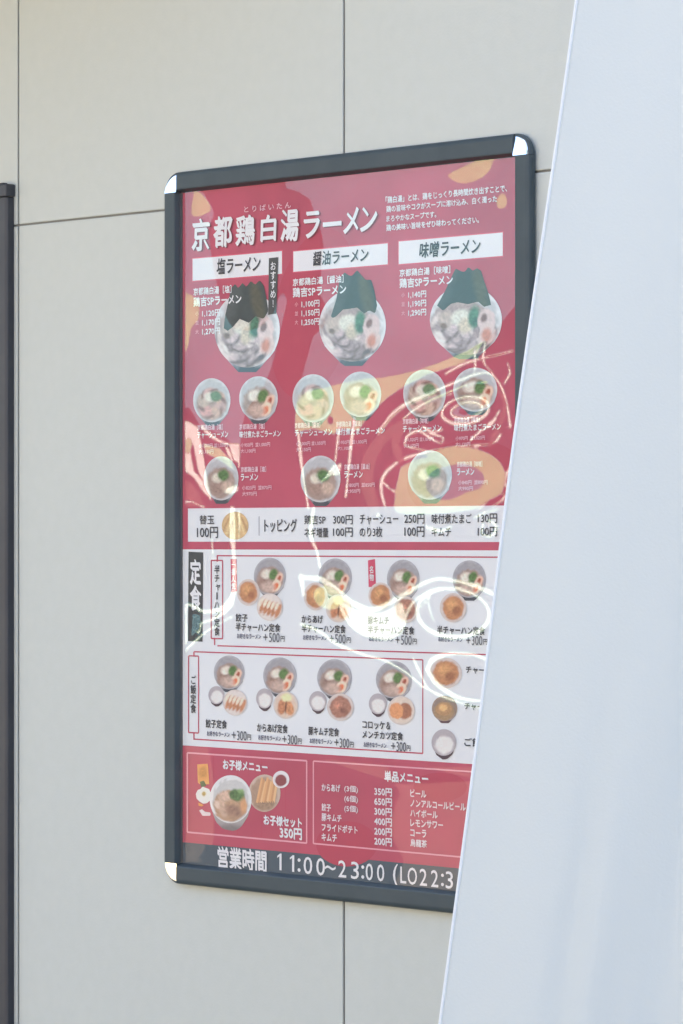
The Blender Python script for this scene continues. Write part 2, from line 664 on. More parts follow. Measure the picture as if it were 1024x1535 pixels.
# faint darker lobes printed in the red
for (cx, cy, rx, ry, rot) in ((470, 470, 60, 130, 12), (700, 720, 90, 60, -8), (520, 1265, 46, 34, 0), (660, 1180, 40, 22, 0)):
    sheet.ell(cx, cy, rx, ry, (168, 56, 78), 0.6 + cx * 1e-4, rot, 40)
# price strip and panels
rect(sheet, 282, 757, 763, 812, WHITE, 1)
rect(sheet, 282, 757, 762.2, 764.2, (232, 205, 208), 1.3)
rect(sheet, 388, 389.4, 774, 803, (150, 150, 155), 1.6)
for (x0, x1, yt, yb) in ((289, 423, 388, 421), (440, 581.5, 377, 407.5), (598, 754, 362, 396)):
    rect(sheet, x0 - 1, x1 + 1, yt - 1.5, yb + 1.5, (196, 84, 104), 1)
    rect(sheet, x0, x1, yt, yb, (214, 216, 218), 1.5)
# set-meal boxes
frame_line(sheet, 326, 752, 833, 968, 2.0, FINE, 1, 'TB')
rect(sheet, 325, 327, 832, 842, FINE, 1.4)
rect(sheet, 321, 323, 956, 967, FINE, 1.4)
frame_line(sheet, 317, 334, 840, 957, 2.0, FINE, 2)
frame_line(sheet, 291, 634, 977, 1108, 2.0, FINE, 1, 'TBR')
rect(sheet, 290, 292, 977, 984, FINE, 1.4)
rect(sheet, 290, 292, 1098, 1109, FINE, 1.4)
frame_line(sheet, 283, 298, 983, 1098, 2.0, FINE, 2)
# black and red tags
sheet.poly([(283, 827), (305, 828), (304, 962), (282, 961)], (52, 58, 60), 2)
sheet.poly([(346, 838), (355, 838), (356, 886), (347, 888)], (186, 66, 92), 2)
sheet.poly([(552, 840), (562.5, 838), (564, 880), (553, 880)], (186, 66, 92), 2)
# lower boxes
frame_line(sheet, 281, 460, 1128.5, 1247.5, 2.4, (224, 150, 160), 1)
frame_line(sheet, 470, 745, 1141, 1264.5, 2.2, (224, 150, 160), 1)
for i in range(5):                               # hairline pattern in the kids' box
    rect(sheet, 284 + i * 36, 284.7 + i * 36, 1131 + i * 2, 1246 + i * 3, (170, 58, 80), 0.8)
sh = sheet.build('paper_sheet', poster)

# -- pictures
BEIGE = (152, 130, 119)


def bowl(pr, cx, cy, rx, ry, lay=3, foot=True, kind='egg', wall_c=(198, 194, 194), nz=0.16, soup=BEIGE, footc=(62, 66, 74)):
    if foot:
        b = [(cx - rx * .97, cy + ry * .15), (cx - rx * .82, cy + ry * .62), (cx - rx * .42, cy + ry * 1.0), (cx - rx * .3, cy + ry * 1.16),
             (cx + rx * .34, cy + ry * 1.16), (cx + rx * .48, cy + ry * 1.0), (cx + rx * .86, cy + ry * .6), (cx + rx * .97, cy + ry * .15)]
        picture(pr, b, (cx, cy + ry * .6), (150, 148, 150), [(cx, cy + ry * 1.22, rx * .75, ry * .36, 0, footc, .35)], lay - .5, 5, .05, .3, 30)
    bl = [(cx, cy + ry * .02, rx * .93, ry * .93, 0, tuple(int(q * .90) for q in wall_c), .08),
          (cx - rx * .02, cy + ry * .20, rx * .80, ry * .72, 0, soup, .14, .16)]
    if kind == 'egg':
        bl += [(cx - rx * .45, cy + ry * .25, rx * .22, ry * .4, 30, (142, 114, 102), .7, .25),
               (cx - rx * .2, cy - ry * .12, rx * .34, ry * .24, -20, (214, 202, 186), .5, .15),
               (cx + rx * .22, cy - ry * .10, rx * .27, ry * .30, 20, (78, 110, 58), .5, .3),
               (cx + rx * .58, cy + ry * .12, rx * .22, ry * .32, 25, (222, 178, 156), .3, .1),
               (cx + rx * .58, cy + ry * .12, rx * .10, ry * .18, 25, (150, 66, 44), .5),
               (cx + rx * .38, cy + ry * .50, rx * .28, ry * .34, 30, (232, 196, 172), .25, .1),
               (cx + rx * .36, cy + ry * .54, rx * .15, ry * .20, 30, (206, 98, 48), .4),
               (cx - rx * .1, cy + ry * .55, rx * .45, ry * .25, 10, (184, 158, 144), .7, .2)]
    elif kind == 'meat':
        for k in range(6):
            a = k * 1.05 + .3
            bl.append((cx + rx * .46 * math.cos(a), cy + ry * .15 + ry * .46 * math.sin(a), rx * .36, ry * .27, math.degrees(a) + 70,
                       (176 + 8 * (k % 3), 146 + 8 * (k % 2), 138), .35, .18))
            bl.append((cx + rx * .60 * math.cos(a + .4), cy + ry * .15 + ry * .6 * math.sin(a + .4), rx * .10, ry * .2, math.degrees(a), (126, 92, 84), .7, .2))
        bl += [(cx - rx * .1, cy - ry * .15, rx * .3, ry * .22, 0, (206, 198, 182), .5, .15),
               (cx + rx * .22, cy - ry * .18, rx * .30, ry * .25, 10, (88, 112, 76), .4, .3)]
    elif kind == 'plain':
        bl += [(cx - rx * .2, cy + ry * .42, rx * .4, ry * .3, 20, (146, 120, 108), .7, .25),
               (cx - rx * .22, cy - ry * .02, rx * .3, ry * .22, -10, (206, 196, 178), .5, .15),
               (cx + rx * .14, cy - ry * .14, rx * .32, ry * .26, 10, (74, 108, 58), .5, .35),
               (cx + rx * .35, cy + ry * .4, rx * .3, ry * .26, -20, (186, 160, 142), .6, .2)]
    picture(pr, ellipse_pts(cx, cy, rx, ry, 44), (cx, cy), wall_c, bl, lay, 18, nz, .42)


def rice(pr, cx, cy, rx, ry, lay=3.5):
    b = [(cx - rx * .95, cy + ry * .2), (cx - rx * .6, cy + ry * .95), (cx - rx * .1, cy + ry * 1.28), (cx + rx * .25, cy + ry * 1.26), (cx + rx * .7, cy + ry * .9), (cx + rx * .95, cy + ry * .2)]
    picture(pr, b, (cx, cy + ry * .6), (70, 54, 62), [], lay - .3, 4, .05, .3, 24)
    picture(pr, ellipse_pts(cx, cy, rx, ry, 32), (cx, cy), (164, 156, 158), [(cx + rx * .05, cy + ry * .18, rx * .74, ry * .68, 0, (214, 208, 202), .2, .05)], lay, 10, .07, .6)


def plate(pr, cx, cy, rx, ry, kind, lay=4):
    rim = (196, 184, 176)
    bl = []
    if kind == 'fried':
        bl = [(cx, cy, rx * .80, ry * .82, 0, (176, 122, 84), .16, .18), (cx - rx * .1, cy - ry * .2, rx * .4, ry * .4, 0, (198, 146, 98), .8, .2),
              (cx + rx * .25, cy + ry * .2, rx * .3, ry * .3, 0, (150, 96, 66), .8, .2)]
    elif kind == 'gyoza':
        bl = [(cx, cy, rx * .9, ry * .9, 0, (206, 196, 188), .1)]
        for k in range(5):
            o = (k - 2) * .33
            bl.append((cx + rx * o * .9 + rx * .05, cy + ry * .12 + ry * o * .25, rx * .17, ry * .55, 22, (176, 118, 84), .4, .2))
            bl.append((cx + rx * o * .9 - rx * .06, cy - ry * .2 + ry * o * .25, rx * .12, ry * .34, 22, (226, 202, 180), .5, .1))
    elif kind == 'karaage':
        bl = [(cx, cy, rx * .88, ry * .88, 0, (202, 180, 160), .15), (cx - rx * .3, cy + ry * .1, rx * .34, ry * .6, 10, (178, 118, 84), .3, .25),
              (cx + rx * .28, cy + ry * .2, rx * .36, ry * .56, -15, (190, 132, 92), .3, .25), (cx + rx * .05, cy - ry * .55, rx * .4, ry * .3, 0, (222, 212, 160), .5, .15),
              (cx, cy + ry * .2, rx * .07, ry * .45, 5, (112, 70, 52), .8)]
    elif kind == 'kimchi':
        bl = [(cx, cy, rx * .80, ry * .80, 0, (156, 108, 90), .14, .22), (cx - rx * .2, cy - ry * .1, rx * .3, ry * .3, 0, (186, 128, 106), .8, .3),
              (cx + rx * .2, cy + ry * .25, rx * .3, ry * .2, 30, (130, 84, 72), .8, .3)]
    elif kind == 'croquette':
        bl = [(cx, cy, rx * .9, ry * .9, 0, (204, 188, 172), .1), (cx + rx * .30, cy + ry * .06, rx * .50, ry * .58, 10, (158, 104, 78), .15, .15),
              (cx - rx * .36, cy + ry * .02, rx * .52, ry * .56, -10, (208, 142, 96), .12, .12)]
    elif kind == 'noodle':
        bl = [(cx, cy, rx * .98, ry * .98, 0, (196, 164, 118), .1, .15)]
        for k in range(7):
            bl.append((cx + rx * (k - 3) * .24, cy + ry * .1 * math.sin(k), rx * .07, ry * .8, 25 - k * 8, (216, 190, 140) if k % 2 else (172, 136, 96), .8, .1))
        rim = (190, 158, 118)
    picture(pr, ellipse_pts(cx, cy, rx, ry, 36), (cx, cy), rim, bl, lay, 14, .12, .5)


def big_bowl(cx, cy, rx, ry, nori, footc=(66, 72, 82), shade=1.0):
    pr = Print()
    b = [(cx - rx * .98, cy + ry * .1), (cx - rx * .84, cy + ry * .58), (cx - rx * .45, cy + ry * .95), (cx - rx * .28, cy + ry * 1.12),
         (cx + rx * .3, cy + ry * 1.12), (cx + rx * .45, cy + ry * .95), (cx + rx * .84, cy + ry * .58), (cx + rx * .98, cy + ry * .1)]
    picture(pr, b, (cx, cy + ry * .55), (160, 152, 156), [(cx, cy + ry * 1.16, rx * .6, ry * .26, 0, footc, .3)], 2.2, 6, .05, .3, 30)
    rr = random.Random(int(cx))
    # white rim, shown at the right and the upper left only: the pork spills over the rest
    bl = [(cx - rx * .02, cy + ry * .03, rx * .90, ry * .92, 0, (176, 174, 174), .1),
          (cx - rx * .12, cy + ry * .22, rx * .88, ry * .82, 0, (158, 140, 136), .12, .2)]
    for k in range(13):
        a = 0.25 + k * .255 + rr.uniform(-.06, .06)
        rad = rr.choice([.34, .56, .70])
        px, py = cx - rx * .08 + rx * rad * math.cos(a), cy + ry * .16 + ry * rad * math.sin(a)
        tone = rr.choice([186, 172, 160, 150, 178])
        rot = math.degrees(a) + 90 + rr.uniform(-30, 30)
        sx, sy = rx * rr.uniform(.24, .36), ry * rr.uniform(.14, .22)
        bl.append((px + rx * .03, py + ry * .05, sx * 1.08, sy * 1.14, rot, (108, 92, 92), .35, .2))
        bl.append((px, py, sx, sy, rot, (tone, tone - 18, tone - 18), .3, .22))
        bl.append((px - sx * .2, py - sy * .35, sx * .6, sy * .35, rot, (206, 192, 186), .9, .15))
    bl += [(cx - rx * .74, cy + ry * .60, rx * .17, ry * .30, -18, (208, 196, 190), .3, .1),
           (cx - rx * .55, cy - ry * .02, rx * .22, ry * .24, 30, (176, 160, 150), .5, .2),
           (cx - rx * .62, cy + ry * .16, rx * .10, ry * .08, 20, (112, 92, 84), .7, .2),
           (cx - rx * .14, cy - ry * .08, rx * .28, ry * .22, -20, (204, 202, 188), .45, .15),
           (cx - rx * .02, cy + ry * .16, rx * .18, ry * .22, 15, (190, 178, 158), .6, .2),
           (cx + rx * .22, cy - ry * .10, rx * .15, ry * .32, 8, (68, 112, 88), .6, .4),
           (cx + rx * .26, cy + ry * .06, rx * .10, ry * .14, 8, (52, 92, 74), .8, .3),
           (cx + rx * .57, cy + ry * .02, rx * .25, ry * .34, 6, (198, 178, 174), .18, .08), (cx + rx * .50, cy - ry * .06, rx * .09, ry * .13, 20, (116, 84, 80), .5, .1),
           (cx + rx * .60, cy + ry * .40, rx * .23, ry * .30, 10, (200, 180, 174), .18, .08), (cx + rx * .57, cy + ry * .42, rx * .13, ry * .19, 10, (184, 124, 106), .6, .1),
           (cx + rx * .44, cy + ry * .72, rx * .16, ry * .06, -30, (96, 84, 86), .6, .2)]
    picture(pr, ellipse_pts(cx, cy, rx, ry, 72), (cx, cy), (204, 203, 203), bl, 3, 40, .20, .40)
    nc = np.array(nori, float)
    picture(pr, nori, nc.mean(0) + np.array([0, 4]), (50, 62, 62), [(nc[:, 0].min() + 14, nc[:, 1].mean() - 8, 10, 40, 15, (66, 76, 76), .9, .1),
            (nc[:, 0].max() - 16, nc[:, 1].mean(), 9, 36, -12, (74, 76, 62), .8, .15)], 4, 10, .14, .25, 72)
    return pr.build('ramen_picture', poster)


big_bowl(371, 494, 49, 57, [(336, 492), (338, 474), (343, 452), (347, 432), (353, 426), (358, 432), (364, 424), (370, 430), (377, 421), (383, 427), (390, 420), (396, 428), (400, 446), (403, 466), (396, 478), (384, 474), (374, 484), (360, 478), (350, 490), (342, 496)])
big_bowl(529, 488, 50, 54, [(497, 474), (505, 448), (510, 418), (517, 408), (522, 412), (528, 414), (536, 405), (543, 413), (549, 420), (557, 419), (562, 436), (566, 458), (563, 470), (554, 465), (547, 470), (536, 461), (524, 463), (513, 464), (505, 474), (500, 477)])
big_bowl(699, 480, 54, 52, [(656, 458), (667, 438), (678, 414), (684, 402), (690, 406), (697, 408), (703, 400), (709, 406), (716, 402), (722, 406), (726, 420), (733, 440), (737, 457), (726, 460), (718, 452), (702, 456), (686, 453), (675, 456), (665, 466)])

small = Print
for (cx, cy, rx, ry, kind) in ((318, 600, 28, 33, 'meat'), (388, 597, 29, 33, 'egg'), (470, 597, 31, 36, 'meat'), (541, 591, 31, 34, 'egg'), (637, 590, 32, 36, 'meat'),
                               (713, 584, 33, 33, 'egg'), (332, 717, 26, 33, 'plain'), (481, 718, 30, 35, 'plain'), (645, 712, 33, 37, 'plain')):
    pr = Print()
    bowl(pr, cx, cy, rx, ry, 3, True, kind, (192, 190, 190))
    pr.build('ramen_picture', poster)

pr = Print()
plate(pr, 353, 788, 20, 21, 'noodle', 3)
pr.build('noodle_picture', poster)

GREYB = (164, 162, 165)
for items in (
    (('b', 405, 864, 24, 28), ('fried', 373, 888, 17, 20), ('gyoza', 405, 910, 19.5, 20.5)),
    (('b', 503, 866, 25, 29), ('fried', 474, 894, 18, 21), ('karaage', 508, 912, 19, 21)),
    (('b', 605, 868, 24.5, 29), ('fried', 571, 893, 18, 20), ('kimchi', 609, 914, 18, 20)),
    (('b', 704, 868, 25, 28), ('fried', 680, 911, 20, 22)),
    (('b', 344, 1008, 23, 25.5), ('rice', 325, 1042, 12, 13.5), ('gyoza', 353, 1053, 18, 19.5)),
    (('b', 420, 1013, 25, 27.5), ('rice', 397, 1047, 12.5, 15), ('karaage', 429, 1057, 18.5, 20.5)),
    (('b', 502, 1016, 26, 28), ('rice', 477, 1051, 13, 15), ('kimchi', 511, 1060, 20, 20.5)),
    (('b', 591, 1019, 27, 28), ('rice', 567, 1055, 13.5, 15.5), ('croquette', 602, 1065, 20.5, 21.5)),
):
    pr = Print()
    for it in items:
        if it[0] == 'b':
            bowl(pr, *it[1:], 3, True, 'egg', GREYB)
        elif it[0] == 'rice':
            rice(pr, *it[1:])
        else:
            plate(pr, *it[1:], it[0], 4)
    pr.build('set_meal_picture', poster)

pr = Print(); plate(pr, 669, 1009, 24, 23, 'fried', 3); pr.build('side_dish_picture', poster)
pr = Print()
bowl(pr, 667, 1062, 19, 19, 3, True, 'none', (150, 130, 116), soup=(152, 124, 92), footc=(84, 60, 64))
picture(pr, ellipse_pts(666, 1063, 12, 10), (666, 1063), (168, 130, 92), [(665, 1061, 6, 5, 0, (222, 172, 116), .6)], 4, 8, .3, .6)
pr.build('side_dish_picture', poster)
pr = Print(); rice(pr, 666, 1113, 18.5, 20); pr.build('side_dish_picture', poster)

pr = Print()                                                # children's set
picture(pr, [(296, 1146), (312, 1145), (314, 1176), (297, 1175)], (304, 1160), (214, 150, 84), [(305, 1158, 6, 9, 0, (182, 126, 66), .8, .2)], 2, 6, .12, .5, 24)
picture(pr, [(300, 1172), (306, 1170), (310, 1178), (302, 1180)], (304, 1175), (80, 96, 62), [], 2.5, 4, .2, .5, 14)
picture(pr, [(294, 1190), (297, 1184), (301, 1183), (304, 1179), (309, 1181), (314, 1183), (317, 1190), (316, 1199), (311, 1204), (305, 1205), (299, 1201), (295, 1197)], (306, 1192), (232, 222, 202),
        [(306, 1190, 3, 3.4, 0, (164, 140, 74), .5)], 2.8, 8, .08, .4, 40)
picture(pr, [(298, 1203), (306, 1207), (303, 1209), (298, 1208)], (301, 1206), (220, 140, 70), [], 2.6, 3, .1, .4, 12)
picture(pr, [(299, 1215), (303, 1213), (308, 1217), (316, 1218), (316, 1223), (304, 1223)], (307, 1219), (224, 196, 194), [], 2.4, 4, .1, .4, 20)
picture(pr, ellipse_pts(397, 1189, 24, 28), (397, 1189), (186, 166, 150), [(396, 1190, 20, 24, 0, (160, 132, 112), .15, .1), (398, 1206, 16, 9, 0, (150, 122, 100), .5, .3)], 2.5, 16, .14, .5)
for k in range(9):
    x0 = 384 + k * 3.2
    pr.poly([(x0, 1203 - k * .5), (x0 + 3, 1204), (x0 + 11 - k * .4, 1166 + (k % 3) * 3), (x0 + 8 - k * .4, 1165 + (k % 3) * 3)], [(206, 158, 112), (190, 140, 98), (216, 172, 128)][k % 3], 3 + k * .12)
picture(pr, ellipse_pts(422, 1168.5, 12.5, 13), (422, 1168), (216, 206, 204), [(421.5, 1170, 8.6, 9, 0, (128, 62, 66), .12, .08)], 4.2, 10, .05, .4)
b = [(316, 1208), (324, 1232), (335, 1243), (352, 1246), (362, 1240), (372, 1224), (377, 1208)]
picture(pr, b, (346, 1225), (158, 150, 146), [(345, 1246, 24, 10, 0, (120, 112, 110), .6)], 3.2, 6, .05, .3, 30)
picture(pr, ellipse_pts(346.5, 1198, 31.5, 36), (346, 1200), (214, 210, 206),
        [(347, 1200, 28, 32, 0, (188, 186, 182), .05), (346, 1208, 25, 24, 0, (174, 140, 112), .08, .18), (334, 1210, 6, 16, -15, (196, 164, 140), .6, .2), (352, 1216, 14, 8, 15, (150, 116, 98), .7, .25),
         (338, 1194, 9, 8, 10, (198, 168, 146), .5, .2), (326, 1206, 4, 5, 0, (212, 188, 170), .5), (356, 1192, 12, 9, 10, (86, 116, 70), .35, .35), (362, 1186, 5, 3, 0, (128, 156, 100), .6, .2), (366, 1208, 5, 10, 0, (200, 150, 108), .7, .1)], 4, 22, .12, .45)
pr.build('kids_meal_picture', poster)

# -- lettering
t = Print()
PINKW = (236, 214, 216)
TITLE = (('京', 289, 315, 330, 376), ('都', 321, 349, 326.5, 371), ('鶏', 354.5, 383, 325, 368), ('白', 392, 415, 324, 362), ('湯', 422, 449, 316, 362),
         ('ラ', 456, 480, 319, 357), ('ー', 485, 513, 334, 340), ('メ', 517, 539, 313, 350), ('ン', 542, 566, 312, 347))
for dx, c_, l_ in ((1.8, (112, 34, 54), 5), (0, (246, 234, 234), 6)):
    for ch, x0, x1, yt, yb in TITLE:
        write(t, ch, x0 + dx, x1 + dx, yt + dx * .7, yb + dx * .7, c_, l_, 0.030 if ch != 'ー' else 0.10, 0.14 if ch in 'ラメン' else 0.05)
write(t, 'と り ば い た ん', 367, 437, 309.5, 318.5, (226, 170, 180), 6, 0.02)
t.build('title_lettering', poster)

t = Print()
for s, x0, x1, yt, yb in (('「鶏白湯」とは、鶏をじっくり長時間炊き出すことで、', 579, 761, 295, 305), ('鶏の旨味やコクがスープに溶け込み、白く濁った', 580, 746, 309, 318.5),
                          ('まろやかなスープです。', 580, 655, 323.5, 332.5), ('鶏の美味い旨味をぜひ味わってください。', 580, 719, 337, 346.5)):
    write(t, s, x0, x1, yt, yb, PINKW, 5, 0.03)
for s, x0, x1, yt, yb in (('塩ラーメン', 326, 391, 388, 411), ('醤油ラーメン', 470, 553, 378, 398.5), ('味噌ラーメン', 630, 721, 364, 387)):
    write(t, s, x0, x1, yt, yb, BLACK, 5, 0.02, 0.12)
pr = t
pr.poly([(404, 387), (418, 385.5), (415, 470), (403, 472)], (62, 66, 66), 5.5)
column(pr, 'おすすめ！', 406, 415, 392, 462, (226, 224, 222), 6.5, 0.02)
for (x, y, dy, a, prices) in ((291, 432, -4, '塩', ('1,120円', '1,170円', '1,270円')), (440, 418, -4, '醤油', ('1,100円', '1,150円', '1,250円')), (600, 404, -5, '味噌', ('1,140円', '1,190円', '1,290円'))):
    write(t, '京都鶏白湯［%s］' % a, x, x + (57 if a == '塩' else 76), y, y + 11, PINKW, 6, 0.03)
    write(t, '鶏吉SPラーメン', x, x + (72 if a == '塩' else 80), y + 14, y + 28, (240, 224, 224), 6, 0.035)
    for k, (p_, sz) in enumerate(zip(prices, '小並大')):
        yy = y + 33.5 + k * 13.6
        write(t, sz, x + 3, x + 8, yy + 1.5, yy + 8, (214, 150, 160), 6, 0.02)
        write(t, p_, x + 13, x + 40, yy, yy + 10, PINKW, 6, 0.03)
small_rows = [
    (297, 637, '塩', 'チャーシューメン', 46, ('小1,000円 並1,050円', '大1,150円')),
    (360, 636, '塩', '味付煮たまごラーメン', 62, ('小950円  並1,000円', '大1,100円')),
    (443, 634, '醤油', 'チャーシューメン', 56, ('小1,000円 並1,050円', '大1,150円')),
    (505, 632, '醤油', '味付煮たまごラーメン', 73, ('小950円  並1,000円', '大1,100円')),
    (605, 628, '味噌', 'チャーシューメン', 58, ('小1,020円 並1,070円', '大1,170円')),
    (682, 626, '味噌', '味付煮たまごラーメン', 70, ('小970円  並1,020円', '大1,120円')),
    (362, 700, '塩', 'ラーメン', 26, ('小820円  並870円', '大970円')),
    (517, 696, '醤油', 'ラーメン', 28, ('小800円  並850円', '大950円')),
    (686, 692, '味噌', 'ラーメン', 26, ('小840円  並890円', '大990円')),
]
for x, y, a, n_, wn_, ps in small_rows:
    write(t, '京都鶏白湯［%s］' % a, x, x + 38, y, y + 8, (226, 178, 186), 6, 0.03)
    write(t, n_, x, x + wn_, y + 10.5, y + 20.5, PINKW, 6, 0.03)
    write(t, ps[0], x + 2, x + 46, y + 28, y + 34.5, (220, 166, 176), 6, 0.03)
    write(t, ps[1], x + 2, x + 24, y + 37, y + 43.5, (220, 166, 176), 6, 0.03)
t.build('ramen_lettering', poster)

t = Print()
for s, x0, x1, yt, yb in (('替玉', 300, 322, 772.5, 786), ('100円', 296, 327.5, 790, 806.5), ('トッピング', 397, 446, 778, 797.5), ('鶏吉SP', 457, 489, 772.5, 786), ('ネギ増量', 457, 493, 791, 805.5),
                          ('300円', 500, 529.5, 772.5, 786), ('100円', 500, 529.5, 791, 804.5), ('チャーシュー', 540, 598, 771.5, 786), ('のり3枚', 540, 574, 790, 805), ('250円', 607, 637, 770.5, 785),
                          ('100円', 607, 637, 789.5, 804.5), ('味付煮たまご', 648, 708, 770.5, 785), ('キムチ', 648, 677, 791, 804), ('130円', 717, 746, 770, 784), ('100円', 717, 746, 790, 804)):
    if s == 'トッピング':
        t.build('noodle_refill_lettering', poster)
        t = Print()
    write(t, s, x0, x1, yt, yb, BLACK, 5, 0.018)
t.build('topping_lettering', poster)

t = Print()
column(t, '定食', 285, 303, 838, 916, (226, 226, 222), 5, 0.03)
column(t, '半チャーハン定食', 321.5, 330.5, 847, 953, BLACK, 5, 0.03)
column(t, 'ご飯定食', 286, 295, 1012, 1069, BLACK, 5, 0.03)
column(t, '一番人気', 347.6, 353.6, 841, 884, (240, 214, 216), 5, 0.02)
column(t, '名物', 554.5, 561.5, 848, 871, (240, 214, 216), 5, 0.02)
LIKE = 'お好きなラーメン'
for (a, b_, x, y, wa, wb, p_, px_) in (('餃子', '半チャーハン定食', 354, 920, 18, 67, '500円', 396), ('からあげ', '半チャーハン定食', 453, 922, 32, 66, '500円', 495),
                                      ('豚キムチ', '半チャーハン定食', 552, 924, 32, 70, '500円', 594), ('', '半チャーハン定食', 656, 924.5, 0, 72, '300円', 700)):
    if a:
        write(t, a, x, x + wa, y, y + 11.5, BLACK, 5, 0.03)
    write(t, b_, x, x + wb, y + 13.5, y + 25.5, BLACK, 5, 0.03)
    write(t, LIKE, x + 2, x + 38, y + 29.5, y + 37, (70, 74, 96), 5, 0.03)
    yy = y + 29.5
    write(t, '＋', px_ - .5, px_ + 6, yy + 1, yy + 10, BLACK, 5, 0.05)
    write(t, p_[:3], px_ + 8, px_ + 24, yy - 1, yy + 13, (84, 88, 94), 5, 0.008)
    write(t, '円', px_ + 25.5, px_ + 31.5, yy + 4, yy + 12, BLACK, 5, 0.02)
for (rows_, x, y, wa, px_) in ((('餃子定食',), 309, 1078, 32, 348), (('からあげ定食',), 386, 1084, 46, 424), (('豚キムチ定食',), 463, 1089, 46, 502), (('コロッケ＆', 'メンチカツ定食'), 544, 1081, 61, 587)):
    if len(rows_) == 2:
        write(t, rows_[0], x, x + 42, y - 1, y + 11, BLACK, 5, 0.03)
        y += 13.5
        write(t, rows_[1], x, x + wa, y, y + 12, BLACK, 5, 0.03)
    else:
        write(t, rows_[0], x, x + wa, y, y + 12.5, BLACK, 5, 0.03)
    write(t, LIKE, x + 2, x + 36, y + 17.5, y + 25, (70, 74, 96), 5, 0.03)
    write(t, '＋', px_, px_ + 6.5, y + 19, y + 28, BLACK, 5, 0.05)
    write(t, '300', px_ + 8, px_ + 22.5, y + 17.5, y + 31.5, (78, 82, 88), 5, 0.01)
    write(t, '円', px_ + 23.5, px_ + 29, y + 23, y + 31, BLACK, 5, 0.02)
write(t, 'チャーハン', 699, 748, 999, 1009, BLACK, 5, 0.03)
write(t, 'チャーシュー丼', 697, 764, 1053, 1063.5, BLACK, 5, 0.03)
write(t, 'ご飯', 697, 722, 1106, 1118.5, BLACK, 5, 0.03)
t.build('set_meal_lettering', poster)

t = Print()
tk = Print()
write(tk, 'お子様メニュー', 335, 402, 1138.5, 1153, (238, 210, 214), 5, 0.045)
write(t, 'お子様セット', 396, 453.5, 1221.5, 1236, (238, 210, 214), 5, 0.045)
write(t, '350円', 420, 453.5, 1240, 1256, (240, 214, 218), 5, 0.045)
tk.build('kids_heading_lettering', poster)
t.build('kids_menu_lettering', poster)
t, tp, td = Print(), Print(), Print()
th = Print()
write(th, '単品メニュー', 577, 643, 1155.5, 1171, (238, 212, 214), 5, 0.04)
items = (('からあげ', 28, '(3個)', '350円', 'ビール', 24), ('', 0, '(6個)', '650円', 'ノンアルコールビール', 83), ('餃子', 14, '(5個)', '300円', 'ハイボール', 41), ('豚キムチ', 30, '', '400円', 'レモンサワー', 49),
         ('フライドポテト', 54, '', '200円', 'コーラ', 24), ('キムチ', 23, '', '200円', '烏龍茶', 25))
for k, (a, wa, q_, p_, d_, wd_) in enumerate(items):
    yy = 1174.5 + 14.9 * k
    if a:
        write(t, a, 483, 483 + wa, yy, yy + 11, (234, 200, 202), 5, 0.035)
    if q_:
        write(t, q_, 517, 537.5, yy + 2.5, yy + 13.5, (232, 196, 198), 5, 0.03)
    write(tp, p_, 562, 588.5, yy + 6, yy + 17.5, (236, 204, 206), 5, 0.04)
    write(td, d_, 616, 616 + wd_, yy + 8.5, yy + 19.5, (234, 200, 202), 5, 0.035)
th.build('side_heading_lettering', poster)
t.build('side_dish_lettering', poster)
tp.build('price_lettering', poster)
td.build('drink_lettering', poster)

t = Print()
write(t, '営業時間', 327, 400.5, 1269, 1300, (216, 222, 224), 5, 0.03)
# spaced digits of the opening hours
xs = np.array([415, 434, 450, 458, 480, 505, 526, 545, 556, 565])
for ch, x0, x1, yt, yb in (('1', 416.5, 423, 1279, 1304), ('1', 435.5, 442, 1281.5, 1306.5), (':', 447, 451.5, 1286.5, 1306.5), ('0', 456, 469, 1284, 1309.5), ('0', 475, 488, 1286, 1311.5), ('~', 488, 504, 1297, 1303.5),
                           ('2', 508, 520, 1289.5, 1314.5), ('3', 527, 539, 1291.5, 1317), (':', 542.5, 547, 1297, 1317), ('0', 549, 560, 1294, 1319), ('0', 566, 577, 1295.5, 1320.5),
                           ('(', 590, 597.5, 1295, 1328), ('L', 601, 610, 1299, 1323.5), ('O', 612, 626, 1300, 1325.5), ('2', 630, 641, 1302, 1327), ('2', 647, 658, 1304, 1329), (':', 662, 666.5, 1309.5, 1328), ('3', 669, 680, 1306, 1331.5),
                           ('0', 688, 700, 1308, 1333), (')', 703, 710.5, 1307, 1341)):
    write(t, ch, x0, x1, yt, yb, (214, 220, 224), 5, 0.0 if ch == '1' else 0.012)
t.build('opening_hours_lettering', poster)

# ------------------------------------------------------------------ menu board: clear film, normals aimed to mirror the added bays in drawn shapes
NX, NZ = 560, 860
YF = -0.0058
fx = np.linspace(RW + 0.0002, FW - RW - 0.0002, NX)
fz = np.linspace(FZ1 - RW - 0.0002, FZ0 + RW + 0.0002, NZ)
GX, GZ = np.meshgrid(fx, fz)
PXm, PYm = project(np.stack([GX, np.full_like(GX, YF), GZ], -1))
BAND = np.zeros_like(GX)         # 0 dark, 1 lilac, 2 ochre, 3 dark, 4 white, -1 brown


def inside(pts):
    p = np.array(pts, float)
    r = np.zeros(GX.shape, bool)
    for (xa, ya), (xb, yb) in zip(p, np.roll(p, -1, 0)):
        c = (ya > PYm) != (yb > PYm)
        r ^= c & (PXm < (xb - xa) * (PYm - ya) / (yb - ya + 1e-12) + xa)
    return r


